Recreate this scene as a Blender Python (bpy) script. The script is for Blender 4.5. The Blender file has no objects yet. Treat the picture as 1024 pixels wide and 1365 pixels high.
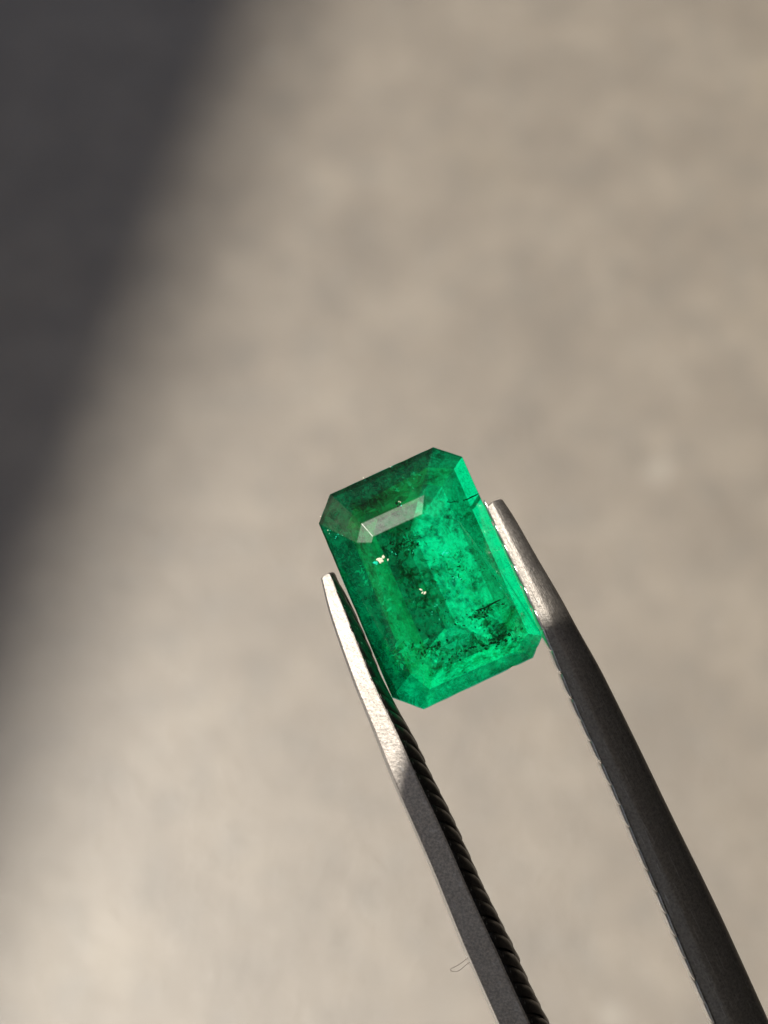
import bpy, bmesh, math, random
from mathutils import Vector, Matrix, noise
R = math.radians
random.seed(11)
sc = bpy.context.scene
COL = sc.collection

# ------------------------------------------------------------------ camera
# held frame: x right, y up, z towards the lens, origin = point in focus (m)
PITCH = R(25)
XC = Vector((1, 0, 0)); YC = Vector((0, math.cos(PITCH), math.sin(PITCH)))
ZC = Vector((0, -math.sin(PITCH), math.cos(PITCH)))
ORG = Vector((0, 0, 0.40)); DIST = 0.0709
HELD = Matrix(((XC.x, YC.x, ZC.x, ORG.x), (XC.y, YC.y, ZC.y, ORG.y), (XC.z, YC.z, ZC.z, ORG.z), (0, 0, 0, 1)))
cam_d = bpy.data.cameras.new('camera'); cam = bpy.data.objects.new('camera', cam_d); COL.objects.link(cam)
cam_d.sensor_fit = 'HORIZONTAL'; cam_d.sensor_width = 24; cam_d.lens = 52
cam_d.clip_start = 0.001; cam_d.clip_end = 500
cam.matrix_world = HELD @ Matrix.Translation((0, 0, DIST))
cam_d.dof.use_dof = True; cam_d.dof.focus_distance = DIST - 0.0004; cam_d.dof.aperture_fstop = 38
sc.camera = cam
sc.view_settings.view_transform = 'Standard'; sc.view_settings.look = 'None'
sc.view_settings.exposure = 0; sc.view_settings.gamma = 1

# ------------------------------------------------------------------ light
S = Vector((-.47, .38, .797)).normalized()               # towards the sun, held frame
SW = (HELD.to_3x3() @ S).normalized()
sun_d = bpy.data.lights.new('sun', 'SUN'); sun_d.energy = 5.0; sun_d.angle = R(0.53); sun_d.color = (1, .935, .84)
sun = bpy.data.objects.new('sun', sun_d); COL.objects.link(sun)
sun.rotation_euler = SW.to_track_quat('Z', 'Y').to_euler(); sun.location = SW * 5
w = bpy.data.worlds.new('World'); sc.world = w; w.use_nodes = True
nt = w.node_tree; nt.nodes.clear()
sky = nt.nodes.new('ShaderNodeTexSky'); sky.sky_type = 'NISHITA'; sky.sun_disc = False
sky.dust_density = 2.8; sky.ozone_density = 0.3; sky.air_density = 1.0
sky.sun_elevation = math.asin(SW.z); sky.sun_rotation = math.atan2(SW.x, SW.y)
bg = nt.nodes.new('ShaderNodeBackground'); bg.inputs[1].default_value = 0.068
wo = nt.nodes.new('ShaderNodeOutputWorld')
nt.links.new(sky.outputs[0], bg.inputs[0]); nt.links.new(bg.outputs[0], wo.inputs[0])
cy = sc.cycles
cy.max_bounces = 16; cy.transparent_max_bounces = 24; cy.diffuse_bounces = 5; cy.glossy_bounces = 6; cy.transmission_bounces = 8
cy.use_denoising = True; cy.use_adaptive_sampling = True; cy.adaptive_threshold = 0.015; cy.adaptive_min_samples = 48

# ------------------------------------------------------------------ helpers
PX = DIST * 24 / 52 / 1024                                # metres per photo pixel at the plane in focus
def P(u, v, z=0.0):                                       # photo pixel + height above the focus plane (mm) -> held frame
    k = (DIST - z / 1000) / DIST
    return Vector(((u - 512) * PX * k, (682.5 - v) * PX * k, z / 1000))
def Z1(x, y, z=0.0): return P(400 + x / 3.012, 570 + y / 3.012, z)
def ground_hit(u, v):
    d = HELD.to_3x3() @ (P(u, v) - Vector((0, 0, DIST))); c = cam.matrix_world.translation
    return c + d * (-c.z / d.z)

class Mat:
    def __init__(s, name):
        s.m = bpy.data.materials.new(name); s.m.use_nodes = True; s.t = s.m.node_tree; s.t.nodes.clear()
        s.out = s.n('OutputMaterial')
    def n(s, typ, inp=None, **kw):
        nd = s.t.nodes.new('ShaderNode' + typ)
        for k, v in kw.items(): setattr(nd, k, v)
        for k, v in (inp or {}).items():
            sock = nd.inputs[k]
            if isinstance(v, bpy.types.NodeSocket): s.t.links.new(v, sock)
            elif isinstance(v, bpy.types.Node): s.t.links.new(v.outputs[0], sock)
            else: sock.default_value = v
        return nd
    def surf(s, nd): s.t.links.new(nd.outputs[0], s.out.inputs[0]); return s.m
    def co(s, scale=1.0, kind='Object', stretch=(1, 1, 1)):
        c = s.n('TexCoord')
        return s.n('Mapping', {0: c.outputs[kind], 'Scale': tuple(scale * k for k in stretch)})
    def noise(s, co, scale, detail=4, rough=.55, dist=0.0):
        return s.n('TexNoise', {'Vector': co, 'Scale': scale, 'Detail': detail, 'Roughness': rough, 'Distortion': dist})
    def ramp(s, fac, stops, interp='LINEAR'):
        r = s.n('ValToRGB', {0: fac}); cr = r.color_ramp; cr.interpolation = interp
        while len(cr.elements) < len(stops): cr.elements.new(.5)
        for e, (p, c) in zip(cr.elements, stops):
            e.position = p; e.color = (c, c, c, 1) if isinstance(c, (int, float)) else (*c, 1)
        return r
    def mix(s, a, b, fac, mode='MIX'):
        nd = s.n('Mix', data_type='RGBA', blend_type=mode)
        for i, v in ((0, fac), (6, a), (7, b)):
            sock = nd.inputs[i]
            if isinstance(v, bpy.types.NodeSocket): s.t.links.new(v, sock)
            elif isinstance(v, bpy.types.Node): s.t.links.new(v.outputs[0], sock)
            elif isinstance(v, tuple): sock.default_value = (*v, 1)
            else: sock.default_value = v
        return nd.outputs[2]
    def math(s, op, a, b=0.0):
        return s.n('Math', {0: a, 1: b}, operation=op)

def link(name, me, mat, parent=None, smooth=False):
    if mat: me.materials.append(mat)
    o = bpy.data.objects.new(name, me); COL.objects.link(o); o.parent = parent
    if smooth:
        for p in me.polygons: p.use_smooth = True
    return o
def from_bm(name, bm, mat, parent=None, smooth=False):
    me = bpy.data.meshes.new(name); bm.to_mesh(me); bm.free()
    return link(name, me, mat, parent, smooth)
def tag(o, label=None, cat=None, group=None, kind=None):
    for k, v in (('label', label), ('category', cat), ('group', group), ('kind', kind)):
        if v: o[k] = v
    return o
def empty(name, mw):
    o = bpy.data.objects.new(name, None); o.empty_display_size = .005; COL.objects.link(o); o.matrix_world = mw
    return o

# ------------------------------------------------------------------ ground
g = Mat('pale_concrete'); co = g.co(1.0)
n1 = g.noise(co, 30, 6, .7); n2 = g.noise(co, 100, 6, .72); n3 = g.noise(co, 9, 3, .5)
base = g.ramp(n1, [(.26, (.178, .155, .127)), (.5, (.243, .211, .171)), (.74, (.318, .279, .228))])
warm = g.mix(base.outputs[0], (.31, .262, .185), g.ramp(n3, [(.56, 0.0), (.74, .30)]).outputs[0])
grey = g.mix(warm, (.178, .166, .144), g.ramp(n2, [(.50, 0.0), (.64, .60)]).outputs[0])
vor = g.n('TexVoronoi', {'Vector': co, 'Scale': 31.0, 'Randomness': 1.0})
sep = g.n('SeparateColor', {0: vor.outputs['Color']})
pick = g.math('GREATER_THAN', sep.outputs[0], .62)
spot = g.math('MULTIPLY', g.ramp(vor.outputs['Distance'], [(.05, 1.0), (.16, 0.0)]).outputs[0], pick)
pale = g.mix(grey, (.42, .39, .34), g.math('MULTIPLY', spot, .5).outputs[0])
vo2 = g.n('TexVoronoi', {'Vector': co, 'Scale': 38.0, 'Randomness': 1.0})
se2 = g.n('SeparateColor', {0: vo2.outputs['Color']})
sp2 = g.math('MULTIPLY', g.ramp(vo2.outputs['Distance'], [(.05, 1.0), (.2, 0.0)]).outputs[0], g.math('GREATER_THAN', se2.outputs[1], .85))
col = g.mix(pale, (.13, .12, .10), g.math('MULTIPLY', sp2, .5).outputs[0])
bmp = g.n('Bump', {'Strength': .35, 'Distance': .002, 'Height': g.noise(co, 240, 6, .65).outputs[0]})
m_ground = g.surf(g.n('BsdfPrincipled', {'Base Color': col, 'Roughness': .39, 'Specular IOR Level': 1.1, 'Normal': bmp.outputs[0]}))
bm = bmesh.new(); bmesh.ops.create_grid(bm, x_segments=8, y_segments=8, size=60)
tag(from_bm('ground', bm, m_ground), 'pale sunlit concrete ground far below the held gem, out of focus', None, None, 'structure')

# ------------------------------------------------------------------ boundary wall whose top throws the soft shade
g1, g2 = ground_hit(408, 0), ground_hit(88, 940)
along = (g2 - g1).normalized(); HW = 5.6
top = (g1 + g2) / 2 + SW * (HW / SW.z)
side = Vector((-along.y, along.x, 0)); toward = Vector((SW.x, SW.y, 0))
if side.dot(toward) < 0: side = -side                      # away from us, on the sun's side
wmat = Mat('wall_render'); wc = wmat.co(1.0)
m_wall = wmat.surf(wmat.n('BsdfPrincipled', {'Base Color': wmat.ramp(wmat.noise(wc, 3, 6), [(.3, (.66, .64, .60)), (.7, (.78, .76, .72))]).outputs[0], 'Roughness': .9}))  # white chosen to bounce fill light onto the metal
wm = Matrix((( along.x, side.x, 0, top.x), (along.y, side.y, 0, top.y), (0, 0, 1, 0), (0, 0, 0, 1)))
wall_e = empty('boundary_wall', wm)
tag(wall_e, 'tall boundary wall out of frame, whitened to bounce fill light', 'wall')
def box(name, lo, hi, mat, parent, bev=0.0):
    b = bmesh.new(); bmesh.ops.create_cube(b, size=1)
    for v in b.verts: v.co = Vector([lo[i] + (v.co[i] + .5) * (hi[i] - lo[i]) for i in range(3)])
    if bev: bmesh.ops.bevel(b, geom=b.edges[:], offset=bev, segments=2, affect='EDGES')
    return from_bm(name, b, mat, parent)
box('wall_body', (-4, .03, 0), (4, .22, HW - .08), m_wall, wall_e)
box('coping', (-4, 0, HW - .08), (4, .25, HW), m_wall, wall_e, .006)

m = Mat('dark_blocker_paint'); wc = m.co(1.0)
m_blocker = m.surf(m.n('BsdfPrincipled', {'Base Color': m.ramp(m.noise(wc, 4, 6), [(.3, (.010, .0095, .009)), (.7, (.018, .017, .016))]).outputs[0], 'Roughness': .8, 'Specular IOR Level': .15}))
blocker = empty('dark_blocker', Matrix.Translation((.38, .1, 0)))  # added unseen dark wall: blocks the sky so the metal reflects darkness
tag(blocker, 'added dark panel out of frame on the right, darkens reflections in the metal', 'wall')
box('wall_body', (.02, -2.5, .25), (.25, 2.5, 2.8), m_blocker, blocker)
box('blocker_base', (0, -2.5, 0), (.25, 2.5, .25), m_blocker, blocker, .01)

# ------------------------------------------------------------------ metal
def steel(name, dark, r0, r1, stretch, bump=.3):
    m = Mat(name); c = m.co(1000.0, 'Object')
    fine = m.noise(c, 9, 3, .7); med = m.noise(c, 1.3, 4, .6)
    c2 = m.n('Mapping', {0: m.n('Mapping', {0: c, 'Rotation': (0, 0, R(-26))}), 'Scale': stretch})
    brush = m.noise(c2, 3.0, 3, .6)
    colr = m.ramp(fine, [(.32, tuple(k * .70 for k in dark)), (.68, tuple(min(1, k * 1.22) for k in dark))])
    hgt = m.math('ADD', m.math('MULTIPLY', fine, .6), m.math('MULTIPLY', brush, .7))
    scr = m.mix(colr, m.mix(colr, (1, 1, 1), .35), m.ramp(brush, [(.60, 0.0), (.68, 1.0)]).outputs[0])
    b = m.n('Bump', {'Strength': bump, 'Distance': .00004, 'Height': hgt})
    rg = m.ramp(med, [(.3, r0), (.7, r1)])
    return m.surf(m.n('BsdfPrincipled', {'Base Color': scr, 'Metallic': 1.0, 'Roughness': rg.outputs[0], 'Normal': b.outputs[0]}))
m_blast = steel('bead_blasted_steel', (.74, .69, .64), .60, .72, (1, 1, 1), .9)
m_brush = steel('brushed_steel', (.44, .41, .375), .50, .60, (6, .22, 6), .7)
m_sunlit_steel = steel('painted_sunlit_steel', (.93, .89, .82), .26, .34, (1, 1, 1))  # bright metal stands in for the sunlit edge and the lit right ridges
m_shade_steel = steel('painted_shade_steel', (.075, .07, .066), .34, .45, (1, 1, 1))  # near-black metal stands in for dark reflections on the left inner face

# ------------------------------------------------------------------ tweezers
def resample(poly, vs):                                    # x at given y's (poly sorted by y)
    out = []
    for v in vs:
        for a, b in zip(poly, poly[1:]):
            if v <= b[1] or b is poly[-1]:
                t = (v - a[1]) / (b[1] - a[1]); out.append(a[0] + (b[0] - a[0]) * t); break
    return out
def smooth_list(x, n=3):
    for _ in range(n):
        x = [x[0]] + [(x[i - 1] + 2 * x[i] + x[i + 1]) / 4 for i in range(1, len(x) - 1)] + [x[-1]]
    return x
AX = Vector((.44, .90)).normalized()                        # image-plane run of the arms, down right
PERP = Vector((AX.y, -AX.x))                                # image right across the arm (u right, v down)
def axis_coord(u, v): return u * AX.x + v * AX.y, u * PERP.x + v * PERP.y
L_out = [(428, 770), (431, 785), (437.6, 813.7), (453, 860), (472.7, 915), (492.5, 963), (508, 1003), (524, 1044.5), (540, 1081), (575.4, 1161.6), (615.9, 1262.7), (661.4, 1365), (735, 1530)]
L_in = [(447, 763), (453, 776), (463, 798), (480.5, 838), (500, 886), (521, 930), (534, 954), (549, 983), (563, 1013), (579, 1045), (600, 1088), (614, 1118.6), (636.5, 1169), (656, 1209.6), (681, 1260), (706, 1315.8), (730, 1365), (812, 1530)]
R_in = [(646, 668), (652, 683), (668.5, 719), (690, 765), (709, 806), (726, 845), (741, 878), (751.5, 906), (766, 940), (780, 970.5), (795, 1003), (823.5, 1064.5), (854.6, 1139), (880, 1198), (908, 1264), (936, 1329), (950, 1360), (1022, 1530)]
R_out = [(672, 669), (684, 686), (704, 722), (724.6, 757.7), (747.7, 796), (771, 840), (799, 888.5), (824.6, 940), (855, 1002), (900, 1095.7), (934, 1164), (965.5, 1229.5), (996.6, 1298), (1025, 1361), (1096, 1530)]
def arm_edges(o, i, a0, a1, n):
    po = sorted([(axis_coord(*p)[1], axis_coord(*p)[0]) for p in o], key=lambda q: q[1])
    pi = sorted([(axis_coord(*p)[1], axis_coord(*p)[0]) for p in i], key=lambda q: q[1])
    ss = [a0 + (a1 - a0) * (k / n) for k in range(n + 1)]
    return ss, smooth_list(resample(po, ss), 4), smooth_list(resample(pi, ss), 4)
def un(a, q): return (a * AX.x + q * PERP.x, a * AX.y + q * PERP.y)

tw = empty('tweezers', HELD @ Matrix.Translation(P(1240, 2700, -1)))
tag(tw, 'grey steel tweezers with two ridged arms gripping the green gem', 'tweezers')
TW_OFF = P(1240, 2700, -1)
def sweep(name, rings, mat, parent, off=TW_OFF, smooth=True, sharp=35):
    bm = bmesh.new(); prev = None
    for ring in rings:
        cur = [bm.verts.new(p - off) for p in ring]
        if prev:
            m = len(cur)
            for k in range(m): bm.faces.new((prev[k], prev[(k + 1) % m], cur[(k + 1) % m], cur[k]))
        else: bm.faces.new(cur)
        prev = cur
    bm.faces.new(list(reversed(prev)))
    bmesh.ops.recalc_face_normals(bm, faces=bm.faces)
    if smooth:
        for f in bm.faces: f.smooth = True
        for e in bm.edges:
            if len(e.link_faces) == 2 and e.calc_face_angle(0) > R(sharp): e.smooth = False
    return from_bm(name, bm, mat, parent)
def far_rings(sec, a1, q0, q1, join_q, zc):                 # the arm beyond the frame: bends in to the joined tail
    out = []
    for k in range(1, 15):
        t = k / 14; e = t * t * (3 - 2 * t)
        a = a1 + (2940 - a1) * t
        half = ((q1 - q0) / 2) * (1 - .35 * e)
        c = (q0 + q1) / 2 * (1 - e) + join_q * e + 60 * math.sin(math.pi * t) * (-1 if join_q > (q0 + q1) / 2 else 1) * .6
        out.append(sec(a, c - half, c + half, 1.0, 1 + .8 * e))
    return out

def lift(a):                                               # the arms bow: they climb towards the lens away from their tips
    t = min(max((a - A_TIP) / 340, 0), 1)
    return .10 + 3.0 * (t - t * t / 2) + max(0, a - A_TIP - 340) * .0006
A_TIP = axis_coord(437, 765)[0]
# left arm: q runs from outer edge (left) to inner ridged edge (right)
def secL(a, q0, q1, tip, wide=1.0):
    prof = [(0.0, -1.8), (.065, -.36), (.092, -.28), (.62, .06), (.67, .03), (.80, -.35), (.91, -.8), (.955, -1.3), (.955, -2.5 * wide), (.85, -2.8 * wide), (.08, -2.8 * wide), (0.0, -2.5 * wide)]
    zs = min(1.0, max(.45, (q1 - q0) * PX * 1000 / 2.1)); lz = lift(a)
    return [P(*un(a, q0 + (q1 - q0) * f), lz + (z * zs if z > -2 else z * tip)) for f, z in prof]
a0 = axis_coord(437, 765)[0]
ssL, oL, iL = arm_edges(L_out, L_in, a0 + 5, axis_coord(775, 1520)[0], 90)
def tipped(ss, o, i, sec):
    rings = []
    c0 = (o[0] + i[0]) / 2; h0 = (i[0] - o[0]) / 2
    for k in range(5):                                      # rounded end
        t = k / 5; s = max(0, 1 - (1 - t) ** 2.6) ** .5 * .72 + .28
        rings.append(sec(ss[0] - 5.5 * (1 - t), c0 - h0 * s, c0 + h0 * s, .55 + .3 * t))
    for s, a, b in zip(ss, o, i):
        rings.append(sec(s, a, b, min(1.0, .85 + .15 * (s - ss[0]) / 60)))
    return rings
tailq = axis_coord(1240, 2700)[1]
ringsL = tipped(ssL, oL, iL, secL) + far_rings(secL, ssL[-1], oL[-1], iL[-1], tailq - 38, 0)
armL = sweep('arm', ringsL, m_blast, tw, sharp=18)
armL.data.materials.append(m_sunlit_steel); armL.data.materials.append(m_shade_steel)                         # sunlit line painted on the outer corner, shade on the inner face
for p in armL.data.polygons:
    if len(p.vertices) == 4 and sorted(v % 12 for v in p.vertices) == [0, 0, 1, 1]: p.material_index = 1
    elif len(p.vertices) == 4 and min(v % 12 for v in p.vertices) >= 4: p.material_index = 2
armL['label'] = 'flat matt grey arm on the left with bright sunlit tip'

# right arm: q runs from inner ridged edge (left) to rounded back (right)
def secR(a, q0, q1, tip, wide=1.0):
    prof = [(.03, -2.4 * wide), (0.0, -.36), (.03, -.26), (.07, -.23), (.20, -.14), (.28, -.07), (.35, -.05), (.44, -.08), (.60, -.22), (.80, -.46), (.92, -.70), (.98, -.98), (1.0, -1.7), (1.0, -2.5 * wide), (.93, -3.0 * wide), (.2, -3.0 * wide)]
    zs = min(1.0, max(.45, (q1 - q0) * PX * 1000 / 2.1)); lz = lift(a)
    return [P(*un(a, q0 + (q1 - q0) * f), lz + (z * zs if z > -2 else z * tip)) for f, z in prof]
ssR, iR, oR = arm_edges(R_in, R_out, axis_coord(662, 667)[0] + 5, axis_coord(1060, 1520)[0], 90)
ringsR = tipped(ssR, iR, oR, secR) + far_rings(secR, ssR[-1], iR[-1], oR[-1], tailq + 38, 0)
armR = sweep('arm', ringsR, m_brush, tw, sharp=50)
armR['label'] = 'rounded dark grey arm on the right side of the gem'

# grip ridges across the inner faces
def ridge_mesh(sgn, rows_, amp, half, slant, mat):                # rows_: (offset across, height z mm); unit across = part of the arm's width
    bm = bmesh.new(); rows = []
    prof = [(-.5, -.9), (-.33, .35), (-.08, .9), (.16, 1.0), (.36, .5), (.5, -.9)]
    for k, (y, z) in enumerate(rows_):
        s_ = .05 if k == 0 else .6 if k == 1 else 1
        rows.append([bm.verts.new((p * half + slant * (rows_[0][1] - z), sgn * (y + amp * (h if h < 0 else h * s_)), z + .05 * h * s_)) for p, h in prof])
    for a, b in zip(rows, rows[1:]):
        for k in range(len(prof) - 1): bm.faces.new((a[k], a[k + 1], b[k + 1], b[k]))
        bm.faces.new((a[-1], a[0], b[0], b[-1]))
    bm.faces.new(rows[0]); bm.faces.new(rows[-1])
    bmesh.ops.recalc_face_normals(bm, faces=bm.faces)
    for v in bm.verts: v.co /= 1000
    me = bpy.data.meshes.new('grip_ridge'); bm.to_mesh(me); bm.free(); me.materials.append(mat)
    for p in me.polygons: p.use_smooth = True
    return me
def lerp_at(ss, xs, a):
    for k in range(len(ss) - 1):
        if a <= ss[k + 1]: t = (a - ss[k]) / (ss[k + 1] - ss[k]); return xs[k] + (xs[k + 1] - xs[k]) * t
    return xs[-1]
def ridges(arm, ss, xs, ys, me, step, z, sgn, frac):
    first = None; a = ss[0] + (8 if sgn > 0 else 4); last = axis_coord(760, 1400)[0] if sgn > 0 else axis_coord(975, 1400)[0]
    while a < last:
        q = lerp_at(ss, xs, a); qa = lerp_at(ss, xs, a + 8)
        p = P(*un(a, q), z + lift(a) - .1); d = (P(*un(a + 8, qa), z + lift(a) - .1) - p).normalized()
        zz = Vector((0, 0, 1)); yy = zz.cross(d).normalized()       # yy: image right across the arm
        mw = Matrix(((d.x, yy.x, 0, p.x - TW_OFF.x), (d.y, yy.y, 0, p.y - TW_OFF.y), (0, 0, 1, p.z - TW_OFF.z), (0, 0, 0, 1)))
        o = bpy.data.objects.new('grip_ridge', me) if first is None else first.copy()
        COL.objects.link(o); o.parent = arm; first = first or o
        j = random.uniform(.86, 1.08)
        wd = abs(lerp_at(ss, ys, a) - q) * PX * 1000 * frac if frac else 1.0
        o.matrix_local = mw @ Matrix.Diagonal((random.uniform(.94, 1.06), wd * j, min(1, .35 + .65 * abs(lerp_at(ss, ys, a) - q) * PX * 1000 / 2.1), 1))
        a += step * random.uniform(.88, 1.12)
ridges(armL, ssL, iL, oL, ridge_mesh(+1, [(-.95, -.02), (-.80, -.10), (-.55, -.35), (-.22, -.78), (-.10, -1.2), (-.10, -2.3)], .125, .86, .72, m_shade_steel), 24.0, 0.1, +1, .33)
ridges(armR, ssR, iR, oR, ridge_mesh(-1, [(-.02, -.2), (.03, -.45), (.04, -.8), (.04, -2.2)], .04, 1.06, .05, m_sunlit_steel), 32.5, 0.1, -1, 0)

# ------------------------------------------------------------------ emerald
GC = Z1(520, 604, 0)
em = empty('emerald', HELD @ Matrix.Translation(GC))
tag(em, 'rectangular step cut green emerald with clipped corners held in tweezers', 'gemstone')
ZG, Z1H, Z2H = -.15, .98, 1.24
gird = [(120, 268), (535, 78), (652, 117), (974, 838), (935, 925), (497, 1132), (370, 1085), (75, 385)]       # A B C D E F G H
oct1 = [(247, 385), (500, 270), (584, 300), (878, 745), (842, 838), (497, 1000), (402, 968), (228, 462)]
oct2 = [(292, 437), (492, 345), (548, 362), (775, 712), (748, 770), (520, 905), (470, 890), (285, 462)]
NAMES8 = ['end', 'corner', 'side', 'corner', 'end', 'corner', 'side', 'corner']

BEND = .12
def shell_mat(name, rough, tint, frost=0.0, frost_col=(.4, .4, .35)):
    m = Mat(name); c = m.co(1000.0)
    geo = m.n('NewGeometry')                                # Schlick reflectance, the same from both sides of the face
    cs = m.math('ABSOLUTE', m.n('VectorMath', {0: geo.outputs['Incoming'], 1: geo.outputs['Normal']}, operation='DOT_PRODUCT').outputs['Value'])
    fr = m.math('ADD', m.math('MULTIPLY', m.math('POWER', m.math('SUBTRACT', 1.0, cs), 5.0), .94), .055)
    scr = m.noise(c, 2.2, 5, .65, .8)
    b = m.n('Bump', {'Strength': .10, 'Distance': .00003, 'Height': m.noise(c, 5, 4, .6).outputs[0]})
    rg = m.ramp(scr, [(.3, rough * .85), (.7, rough * 1.25)])
    gl = m.n('BsdfGlossy', {'Color': (1, 1, 1, 1), 'Roughness': rg.outputs[0], 'Normal': b.outputs[0]})
    # part of the light goes straight on, part is bent into the stone
    tr = m.n('MixShader', {0: BEND, 1: m.n('BsdfTransparent', {'Color': (*tint, 1)}), 2: m.n('BsdfRefraction', {'Color': (*tint, 1), 'IOR': 1.58, 'Roughness': 0.0})})
    a = m.n('MixShader', {0: fr.outputs[0], 1: tr, 2: gl})
    # fine dust and scratches lying on the polish
    dust = m.ramp(m.noise(c, 12, 2, .6), [(.72, 0.0), (.78, .6)])
    veil = m.ramp(m.noise(c, 1.1, 6, .7, 1.2), [(.42, frost * .2), (.68, frost)])
    amt = m.math('MAXIMUM', m.math('MULTIPLY', dust, .25), veil)
    df = m.n('BsdfDiffuse', {'Color': (*frost_col, 1)})
    return m.surf(m.n('MixShader', {0: amt.outputs[0], 1: a, 2: df}))
TINT = (.14, .97, .88)
m_table = shell_mat('polished_table', .10, TINT, .0)
m_crown = shell_mat('polished_crown', .12, TINT, .0)
m_step = shell_mat('worn_step_polish', .40, TINT, .02, (.5, .55, .5))
m_step2 = shell_mat('scuffed_step_polish', .31, TINT, .0, (.5, .55, .5))
m_chip = shell_mat('frosted_corner', .16, (.25, .94, .80), .15, (.20, .23, .17))

bm = bmesh.new(); fl = bm.faces.layers.int.new('fid')
def loopverts(poly, z): return [bm.verts.new(Z1(x, y, z) - GC) for x, y in poly]
def jit_edge(a, b, n, i):                                   # nicked, slightly wavy girdle edge
    out = []
    for k in range(1, n):
        t = k / n; p = a.lerp(b, t)
        nrm = Vector((-(b - a).y, (b - a).x, 0)).normalized()
        d = noise.noise(p * 2600 + Vector((i * 3.1, 0, 0))) * .016 + max(0, noise.noise(p * 5200) - .35) * -.11
        out.append(bm.verts.new(p - nrm * (d / 1000) * -1))
    return out
vg = loopverts(gird, ZG); v1 = loopverts(oct1, Z1H); v2 = loopverts(oct2, Z2H)
gseg = [jit_edge(vg[k].co, vg[(k + 1) % 8].co, 22 if k % 2 == 0 else 9, k) for k in range(8)]
facet_n = {}
for k in range(8):
    j = (k + 1) % 8
    f = bm.faces.new([vg[k]] + gseg[k] + [vg[j], v1[j], v1[k]]); f[fl] = 1 + k
    f = bm.faces.new([v1[k], v1[j], v2[j], v2[k]]); f[fl] = 11 + k
f = bm.faces.new(v2); f[fl] = 21
bmesh.ops.recalc_face_normals(bm, faces=bm.faces); bm.normal_update()
if f.normal.z < 0: bmesh.ops.reverse_faces(bm, faces=bm.faces); bm.normal_update()
girdle_loop = [q.co.copy() for k in range(8) for q in [vg[k]] + gseg[k]]
for fc in bm.faces: facet_n[fc[fl]] = (fc.normal.copy(), fc.calc_center_median())
inner = [e for e in bm.edges if len(e.link_faces) == 2 and e.calc_face_angle(0) > R(4)]
old = set(fc for fc in bm.faces)
res = bmesh.ops.bevel(bm, geom=inner, offset=.000017, segments=1, affect='EDGES', clamp_overlap=True)
bm.normal_update()
for fc in res['faces']:
    c = fc.calc_center_median()
    fc[fl] = min(facet_n, key=lambda q: abs(facet_n[q][0].dot(c - facet_n[q][1])) + .15 * (c - facet_n[q][1]).length)
for fid in facet_n:
    nb = bmesh.new(); mp = {}
    for fc in bm.faces:
        if fc[fl] != fid: continue
        vs = []
        for v in fc.verts:
            if v not in mp: mp[v] = nb.verts.new(v.co)
            vs.append(mp[v])
        nb.faces.new(vs)
    if fid == 21: from_bm('table', nb, m_table, em)
    elif fid > 10: 
        o = from_bm('step_facet', nb, m_step if fid == 18 else m_step2 if fid == 11 else m_crown, em)
    else:
        o = from_bm('crown_facet', nb, m_chip if fid == 8 else m_crown, em)
        if fid == 8: o['label'] = 'frosted greyish corner facet with a chipped edge'
bm.free()

# girdle band (frosted)
m = Mat('frosted_girdle'); c = m.co(1000.0)
gcol = m.ramp(m.noise(c, 6, 4, .7), [(.3, (.005, .16, .07)), (.6, (.02, .38, .18)), (.75, (.3, .5, .36))])
m_girdle = m.surf(m.n('BsdfPrincipled', {'Base Color': gcol.outputs[0], 'Roughness': .45, 'Specular IOR Level': .6}))
ZB = -.32
gb = bmesh.new(); ta = [gb.verts.new(p) for p in girdle_loop]
tb = [gb.verts.new(Vector((p.x * 1.0, p.y * 1.0, (ZB) / 1000))) for p in girdle_loop]
for k in range(len(ta)):
    j = (k + 1) % len(ta); gb.faces.new((ta[k], tb[k], tb[j], ta[j]))
bmesh.ops.recalc_face_normals(gb, faces=gb.faces)
from_bm('girdle', gb, m_girdle, em)

# pavilion: three stepped tiers down to a keel
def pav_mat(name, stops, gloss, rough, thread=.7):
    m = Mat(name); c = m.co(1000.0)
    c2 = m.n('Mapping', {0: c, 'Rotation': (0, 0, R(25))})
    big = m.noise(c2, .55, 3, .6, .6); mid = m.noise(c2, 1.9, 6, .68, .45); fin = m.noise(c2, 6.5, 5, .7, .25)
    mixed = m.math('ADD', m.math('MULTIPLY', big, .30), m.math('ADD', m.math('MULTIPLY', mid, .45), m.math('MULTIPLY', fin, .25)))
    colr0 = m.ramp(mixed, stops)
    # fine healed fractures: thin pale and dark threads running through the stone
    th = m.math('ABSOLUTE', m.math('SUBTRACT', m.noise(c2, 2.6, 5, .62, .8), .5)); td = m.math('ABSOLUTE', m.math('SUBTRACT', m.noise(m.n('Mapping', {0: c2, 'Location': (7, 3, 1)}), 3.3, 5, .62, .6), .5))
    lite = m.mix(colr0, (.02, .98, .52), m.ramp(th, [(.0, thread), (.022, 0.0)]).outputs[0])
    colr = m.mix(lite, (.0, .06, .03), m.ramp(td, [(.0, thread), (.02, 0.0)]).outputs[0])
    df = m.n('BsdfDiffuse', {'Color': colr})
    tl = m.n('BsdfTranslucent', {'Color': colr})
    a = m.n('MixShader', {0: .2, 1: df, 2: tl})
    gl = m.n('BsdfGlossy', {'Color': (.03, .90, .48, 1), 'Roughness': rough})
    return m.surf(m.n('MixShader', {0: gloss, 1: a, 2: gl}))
m_pav = pav_mat('pavilion_green', [(.40, (.000, .06, .03)), (.445, (.0, .25, .11)), (.485, (.001, .60, .27)), (.54, (.01, .98, .47))], .24, .05)
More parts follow.
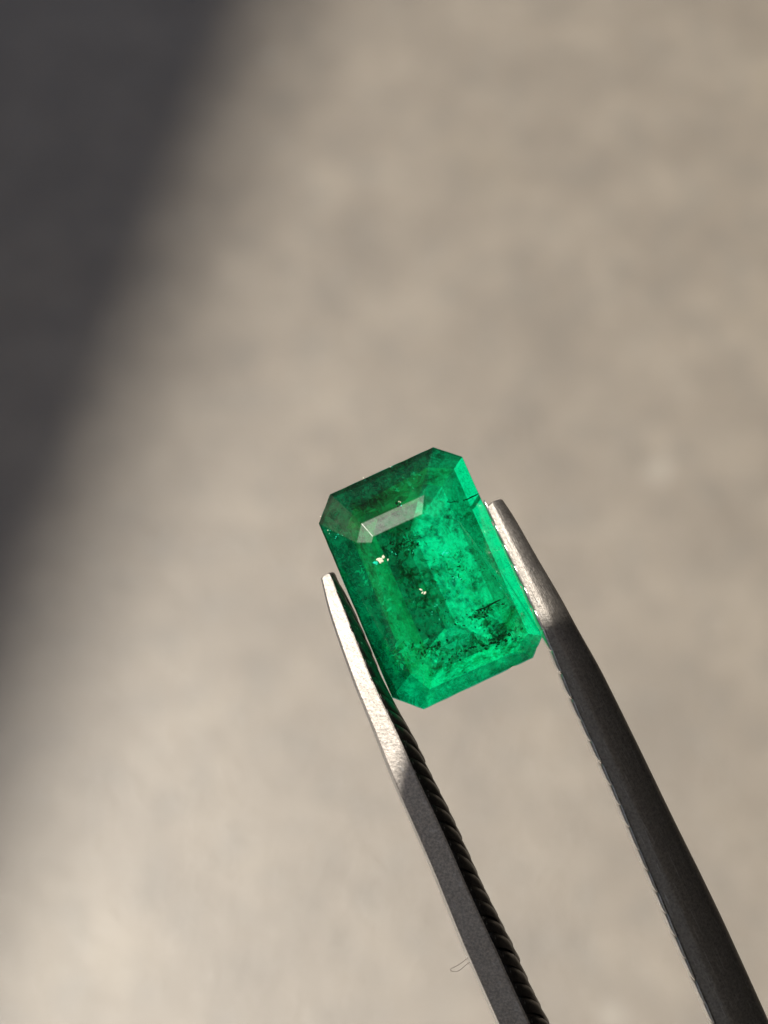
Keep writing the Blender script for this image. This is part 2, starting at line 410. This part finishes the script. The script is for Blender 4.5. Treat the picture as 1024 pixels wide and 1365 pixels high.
m_pav_shade = pav_mat('pavilion_painted_shade', [(.38, (.000, .035, .018)), (.46, (.0, .12, .055)), (.53, (.0, .26, .115)), (.62, (.0, .42, .19))], .34, .04, .3)  # darker copy of the green, shade inside the stone painted in
m_pav_half = pav_mat('pavilion_painted_half', [(.38, (.000, .08, .037)), (.46, (.0, .24, .11)), (.53, (.0, .42, .19)), (.62, (.0, .75, .34))], .28, .04, .6)
m_pav_glow = pav_mat('pavilion_painted_glow', [(.38, (.000, .60, .28)), (.48, (.0, .92, .45)), (.58, (.01, .99, .52))], .04, .06)  # brightest copy, the glow along the right edge painted in
K1, K2 = Z1(440, 440) - GC, Z1(610, 800) - GC
def tier(t, z, K1=K1, K2=K2):
    out = []
    for k, (x, y) in enumerate(gird):
        p = Z1(x, y) - GC; kk = K1 if k in (0, 1, 2, 7) else K2
        q = p.lerp(kk, t if isinstance(t, float) else t[k]); q.z = z / 1000; out.append(q)
    return out
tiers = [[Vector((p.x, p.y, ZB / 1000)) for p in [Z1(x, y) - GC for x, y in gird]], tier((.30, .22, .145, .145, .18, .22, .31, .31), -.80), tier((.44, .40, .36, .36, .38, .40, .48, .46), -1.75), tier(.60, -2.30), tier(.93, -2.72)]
LIGHT_MAP = ('21311122', '10100002', '21001011', '20001022')      # light and dark painted per facet, tier by tier: bright, half, shade, glow
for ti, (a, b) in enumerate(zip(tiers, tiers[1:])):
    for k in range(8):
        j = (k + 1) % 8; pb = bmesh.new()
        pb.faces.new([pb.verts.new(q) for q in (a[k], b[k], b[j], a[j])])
        from_bm('pavilion_facet', pb, (m_pav, m_pav_half, m_pav_shade, m_pav_glow)[int(LIGHT_MAP[ti][k])], em)
pb = bmesh.new(); pb.faces.new([pb.verts.new(q) for q in tiers[-1]]); from_bm('culet', pb, m_pav_half, em)

PLANES = [(n_, c_) for n_, c_ in facet_n.values()]
for a, b in zip(tiers, tiers[1:]):
    for k in range(8):
        j = (k + 1) % 8; n_ = (b[k] - a[k]).cross(a[j] - a[k]).normalized()
        mid = (a[k] + a[j] + b[k]) / 3
        PLANES.append((n_ if n_.dot(mid) > 0 or n_.z < 0 else -n_, mid))
PLANES = [(n_ if n_.dot(c_ - Vector((0, 0, -.0003))) > 0 else -n_, c_) for n_, c_ in PLANES]
def inside(p, m=.06): return all((p - c_).dot(n_) < -m / 1000 for n_, c_ in PLANES)
# ------------------------------------------------------------------ inclusions inside the stone
m = Mat('dark_inclusion'); m_dark = m.surf(m.n('MixShader', {0: .40, 1: m.n('BsdfTransparent', {'Color': (.08, .45, .32, 1)}), 2: m.n('BsdfDiffuse', {'Color': (.001, .02, .011, 1)})}))
m = Mat('white_inclusion'); m_white = m.surf(m.n('BsdfPrincipled', {'Base Color': (.80, .80, .62, 1), 'Roughness': .5}))
m = Mat('pale_wisp')
m_wisp = m.surf(m.n('MixShader', {0: .45, 1: m.n('BsdfTransparent'), 2: m.n('MixShader', {0: .5, 1: m.n('BsdfDiffuse', {'Color': (.05, .92, .46, 1)}), 2: m.n('BsdfTranslucent', {'Color': (.05, .92, .46, 1)})})}))
m = Mat('dark_veil')
m_veil = m.surf(m.n('BsdfTransparent', {'Color': (.15, .58, .50, 1)}))
def blob(bm, p, r, stretch=(1, 1, 1), ang=0.0):
    rot = Matrix.Rotation(ang, 3, 'Z'); s = random.random() * 100
    ret = bmesh.ops.create_icosphere(bm, subdivisions=1, radius=1)
    for v in ret['verts']:
        d = 1 + .75 * noise.noise(v.co * 1.7 + Vector((s, s, 0)))
        q = Vector((v.co.x * stretch[0], v.co.y * stretch[1], v.co.z * stretch[2])) * d * r / 1000
        v.co = rot @ q + p
LONG = math.atan2(190, 415)                                # image direction of the growth lines (y up)
def cloud(cx, cy, rx, ry, n, r, zlo, zhi, mat=m_dark, name='dark_inclusion', ang=LONG, st=(1.3, .8, .7)):
    n = int(n * 1.2); r = r * .55; rx *= 1.1; ry *= 1.15; zlo -= .3
    bm = bmesh.new()
    for _ in range(n):
        a = random.gauss(0, .45) * rx; b = random.gauss(0, .45) * ry
        x = cx + a * math.cos(ang) + b * math.sin(ang); y = cy - a * math.sin(ang) + b * math.cos(ang)
        p = Z1(x, y, random.uniform(zlo, zhi)) - GC
        if inside(p, .08): blob(bm, p, r * random.uniform(.3, 1.0) ** 2.2 * 1.7, st, ang + random.gauss(0, .7))
    o = from_bm(name, bm, mat, em); o['kind'] = 'stuff'; return o
cloud(430, 455, 75, 45, 14, .075, -.3, .5)
cloud(270, 305, 60, 26, 12, .065, -.2, .3)
cloud(535, 605, 45, 60, 8, .06, -.5, .4)
cloud(735, 740, 95, 26, 46, .065, -.2, .6)
cloud(800, 850, 110, 28, 60, .07, -.3, .3)
cloud(640, 905, 110, 30, 46, .065, -.3, .3)
cloud(520, 880, 70, 50, 40, .07, -.3, .6)
cloud(640, 560, 70, 60, 26, .045, -.6, .6)
cloud(740, 590, 60, 50, 26, .045, -.5, .4)
cloud(560, 750, 150, 120, 40, .035, -.5, .8)
cloud(760, 800, 120, 60, 46, .045, -.3, .4)
NREJ = [0]
def patch(bm, p, r, ang, seed, curl=.5):
    n = 5; rows = []; rot = Matrix.Rotation(ang, 3, 'Z') @ Matrix.Rotation(random.uniform(-1.1, 1.1), 3, 'X')
    for i in range(n):
        row = []
        for j in range(n):
            x, y = i / (n - 1) * 2 - 1, j / (n - 1) * 2 - 1
            q = Vector((x, y * .38 * (1.15 - abs(x)), 0))
            q += Vector((noise.noise(q * 1.6 + Vector((seed, 0, 0))), noise.noise(q * 1.6 + Vector((0, seed, 0))), noise.noise(q * 1.3 + Vector((0, 0, seed))))) * curl
            row.append(rot @ (q * r / 1000) + p)
        rows.append(row)
    if not all(inside(q, .03) for row in rows for q in row): return
    rows = [[bm.verts.new(q) for q in row] for row in rows]
    for a, b in zip(rows, rows[1:]):
        for k in range(n - 1): bm.faces.new((a[k], a[k + 1], b[k + 1], b[k]))
def wisps(cx, cy, rx, ry, n, r, zlo, zhi, mat, name):
    bm = bmesh.new()
    for _ in range(n):
        a = random.gauss(0, .5) * rx; b = random.gauss(0, .5) * ry
        x = cx + a * math.cos(LONG) + b * math.sin(LONG); y = cy - a * math.sin(LONG) + b * math.cos(LONG)
        patch(bm, Z1(x, y, random.uniform(zlo, zhi)) - GC, r * random.uniform(.4, 1.2), random.uniform(0, math.pi), random.random() * 90)
    o = from_bm(name, bm, mat, em, True); o['kind'] = 'stuff'
wisps(640, 590, 80, 110, 18, .24, -.9, .5, m_wisp, 'pale_veil')
wisps(640, 680, 60, 60, 10, .22, -.7, .5, m_wisp, 'pale_veil')
wisps(440, 900, 50, 60, 30, .24, -.5, .4, m_wisp, 'pale_veil')
wisps(335, 680, 25, 150, 30, .12, -.5, .5, m_wisp, 'pale_veil')
wisps(430, 210, 90, 30, 30, .10, -.35, .05, m_wisp, 'pale_veil')
wisps(250, 580, 20, 60, 20, .10, .2, .7, m_wisp, 'pale_veil')
wisps(860, 890, 60, 24, 14, .20, -.3, .1, m_wisp, 'pale_veil')
wisps(470, 640, 60, 170, 55, .22, -1.5, .0, m_veil, 'dark_veil')
wisps(410, 480, 80, 60, 45, .20, -.9, .2, m_veil, 'dark_veil')
wisps(300, 280, 160, 45, 40, .32, -.8, -.1, m_veil, 'dark_veil')
wisps(700, 850, 170, 50, 46, .28, -.7, .1, m_veil, 'dark_veil')
wisps(640, 560, 90, 110, 60, .11, -.6, .5, m_veil, 'dark_veil')
wisps(730, 745, 100, 24, 60, .12, -.3, .5, m_veil, 'dark_veil')
wisps(790, 845, 110, 26, 80, .12, -.4, .2, m_veil, 'dark_veil')
wisps(430, 455, 75, 40, 60, .12, -.2, .5, m_veil, 'dark_veil')
wisps(530, 885, 80, 45, 60, .12, -.2, .4, m_veil, 'dark_veil')
wisps(275, 305, 70, 24, 50, .12, -.3, .1, m_veil, 'dark_veil')
wisps(220, 700, 30, 260, 26, .30, -.7, -.2, m_veil, 'dark_veil')
for (x, y, z, r, n) in [(318, 535, 1.235, .085, 6), (340, 522, 1.235, .05, 4), (495, 663, 1.235, .06, 3), (572, 508, .6, .05, 3), (595, 495, .6, .035, 2), (628, 607, .7, .035, 4), (642, 600, .7, .03, 3), (560, 771, .9, .03, 1), (520, 745, .8, .025, 2), (545, 715, .8, .022, 2), (455, 700, .6, .025, 1), (300, 545, .9, .07, 2), (380, 505, .8, .03, 3), (83, 357, .0, .03, 1), (150, 440, .2, .03, 4), (112, 424, .1, .022, 3), (440, 500, .7, .02, 3), (262, 206, -.15, .022, 2), (372, 156, -.15, .022, 2), (800, 645, .3, .03, 2), (470, 1118, -.2, .025, 1)]:
    bm = bmesh.new()
    for _ in range(n): blob(bm, Z1(x + random.gauss(0, 9) * (n > 1), y + random.gauss(0, 6) * (n > 1), z) - GC, r * random.uniform(.6, 1.2), (1.4, .8, .5), random.uniform(0, 3))
    from_bm('white_inclusion', bm, m_white, em)
for (x, y, z, r) in [(388, 303, .80, .07), (400, 310, .86, .06), (405, 322, .9, .05), (393, 318, .86, .05)]:
    bm = bmesh.new(); blob(bm, Z1(x, y, z) - GC, r, (1, 1, .7), 1.0); from_bm('dark_inclusion', bm, m_dark, em)
for (x, y, z) in [(404, 299, .93), (407, 313, .96), (398, 297, .93)]:  # white blobs stand in for the glint on the dark specks
    bm = bmesh.new(); blob(bm, Z1(x, y, z) - GC, .03, (1, 1, .7), 1.0); from_bm('white_inclusion', bm, m_white, em)
def streak(pts, z, wd, mat, name):
    bm = bmesh.new(); prev = None
    for i, (x, y) in enumerate(pts):
        p = Z1(x, y, z) - GC; w_ = wd * (.4 + .6 * math.sin(math.pi * (i + .5) / len(pts))) / 1000
        q = Z1(*pts[min(i + 1, len(pts) - 1)], z) - Z1(*pts[max(i - 1, 0)], z); nn = Vector((-q.y, q.x, 0)).normalized()
        cur = [bm.verts.new(p + nn * w_), bm.verts.new(p - nn * w_), bm.verts.new(p - Vector((0, 0, .25 / 1000)))]
        if prev:
            for k in range(3): bm.faces.new((prev[k], prev[(k + 1) % 3], cur[(k + 1) % 3], cur[k]))
        else: bm.faces.new(cur)
        prev = cur
    bm.faces.new(prev); bmesh.ops.recalc_face_normals(bm, faces=bm.faces)
    from_bm(name, bm, mat, em)
streak([(655, 293), (672, 288), (688, 279), (703, 273), (716, 265)], -.02, .032, m_dark, 'fracture')
streak([(590, 298), (605, 300), (622, 297), (638, 299)], .1, .03, m_dark, 'fracture')
streak([(705, 735), (740, 725), (770, 708), (805, 690)], .2, .04, m_dark, 'fracture')

# ------------------------------------------------------------------ lint and crumb on the tweezers
m = Mat('lint_fibre'); m_lint = m.surf(m.n('BsdfPrincipled', {'Base Color': (.24, .19, .14, 1), 'Roughness': .7}))
def fibre(name, pts, r, label, mat):
    cu = bpy.data.curves.new(name, 'CURVE'); cu.dimensions = '3D'; cu.bevel_depth = r; cu.bevel_resolution = 1
    sp = cu.splines.new('NURBS'); sp.points.add(len(pts) - 1); sp.use_endpoint_u = True; sp.order_u = 4; sp.resolution_u = 4
    for q, p in zip(sp.points, pts): q.co = (*p, 1)
    tmp = bpy.data.objects.new(name, cu); COL.objects.link(tmp)
    me = bpy.data.meshes.new_from_object(tmp.evaluated_get(bpy.context.evaluated_depsgraph_get()))
    bpy.data.objects.remove(tmp); bpy.data.curves.remove(cu)
    me.materials.clear(); o = link(name, me, mat); o.matrix_world = HELD
    return tag(o, label, 'lint')
fibre('lint', [P(624, 1277, 2.0), P(614, 1285, 1.6), P(607, 1289, .2), P(601, 1291, .3), P(600, 1294, .3), P(606, 1296, .2), P(614, 1294, .1), P(619, 1288, .8), P(626, 1283, 1.8)], .000010, 'tiny curled dark fibre stuck to the outer edge of the left tweezer arm', m_lint)
# ------------------------------------------------------------------ the phone taking the picture (behind the lens)
m = Mat('phone_glass'); m_phone = m.surf(m.n('BsdfPrincipled', {'Base Color': (.25, .243, .235, 1), 'Roughness': .35}))
ph_z = .0724
phone = empty('smartphone', HELD @ Matrix.Translation((0, 0, ph_z)))
tag(phone, 'grey smartphone held above the gem, out of frame', 'phone')
def rounded_slab(name, x0, x1, y0, y1, z0, z1, r, mat, parent):
    bm = bmesh.new(); pts = []
    for cx, cy, a0_ in ((x1 - r, y1 - r, 0), (x0 + r, y1 - r, 90), (x0 + r, y0 + r, 180), (x1 - r, y0 + r, 270)):
        for k in range(13): a = R(a0_ + 90 * k / 12); pts.append((cx + r * math.cos(a), cy + r * math.sin(a)))
    b = [bm.verts.new((x, y, z0)) for x, y in pts]; t = [bm.verts.new((x, y, z1)) for x, y in pts]
    bm.faces.new(list(reversed(b))); bm.faces.new(t)
    for k in range(len(b)): bm.faces.new((b[k], b[(k + 1) % len(b)], t[(k + 1) % len(b)], t[k]))
    bmesh.ops.recalc_face_normals(bm, faces=bm.faces)
    return from_bm(name, bm, mat, parent)
rounded_slab('body', -.0417, .034, -.119, .0301, 0, .008, .010, m_phone, phone)
rounded_slab('lens_ring', -.006, .006, -.006, .006, -.0006, -.0001, .0059, m_phone, phone)

# ------------------------------------------------------------------ give every part whose mesh is centred far away a clean state
bpy.context.view_layer.update()
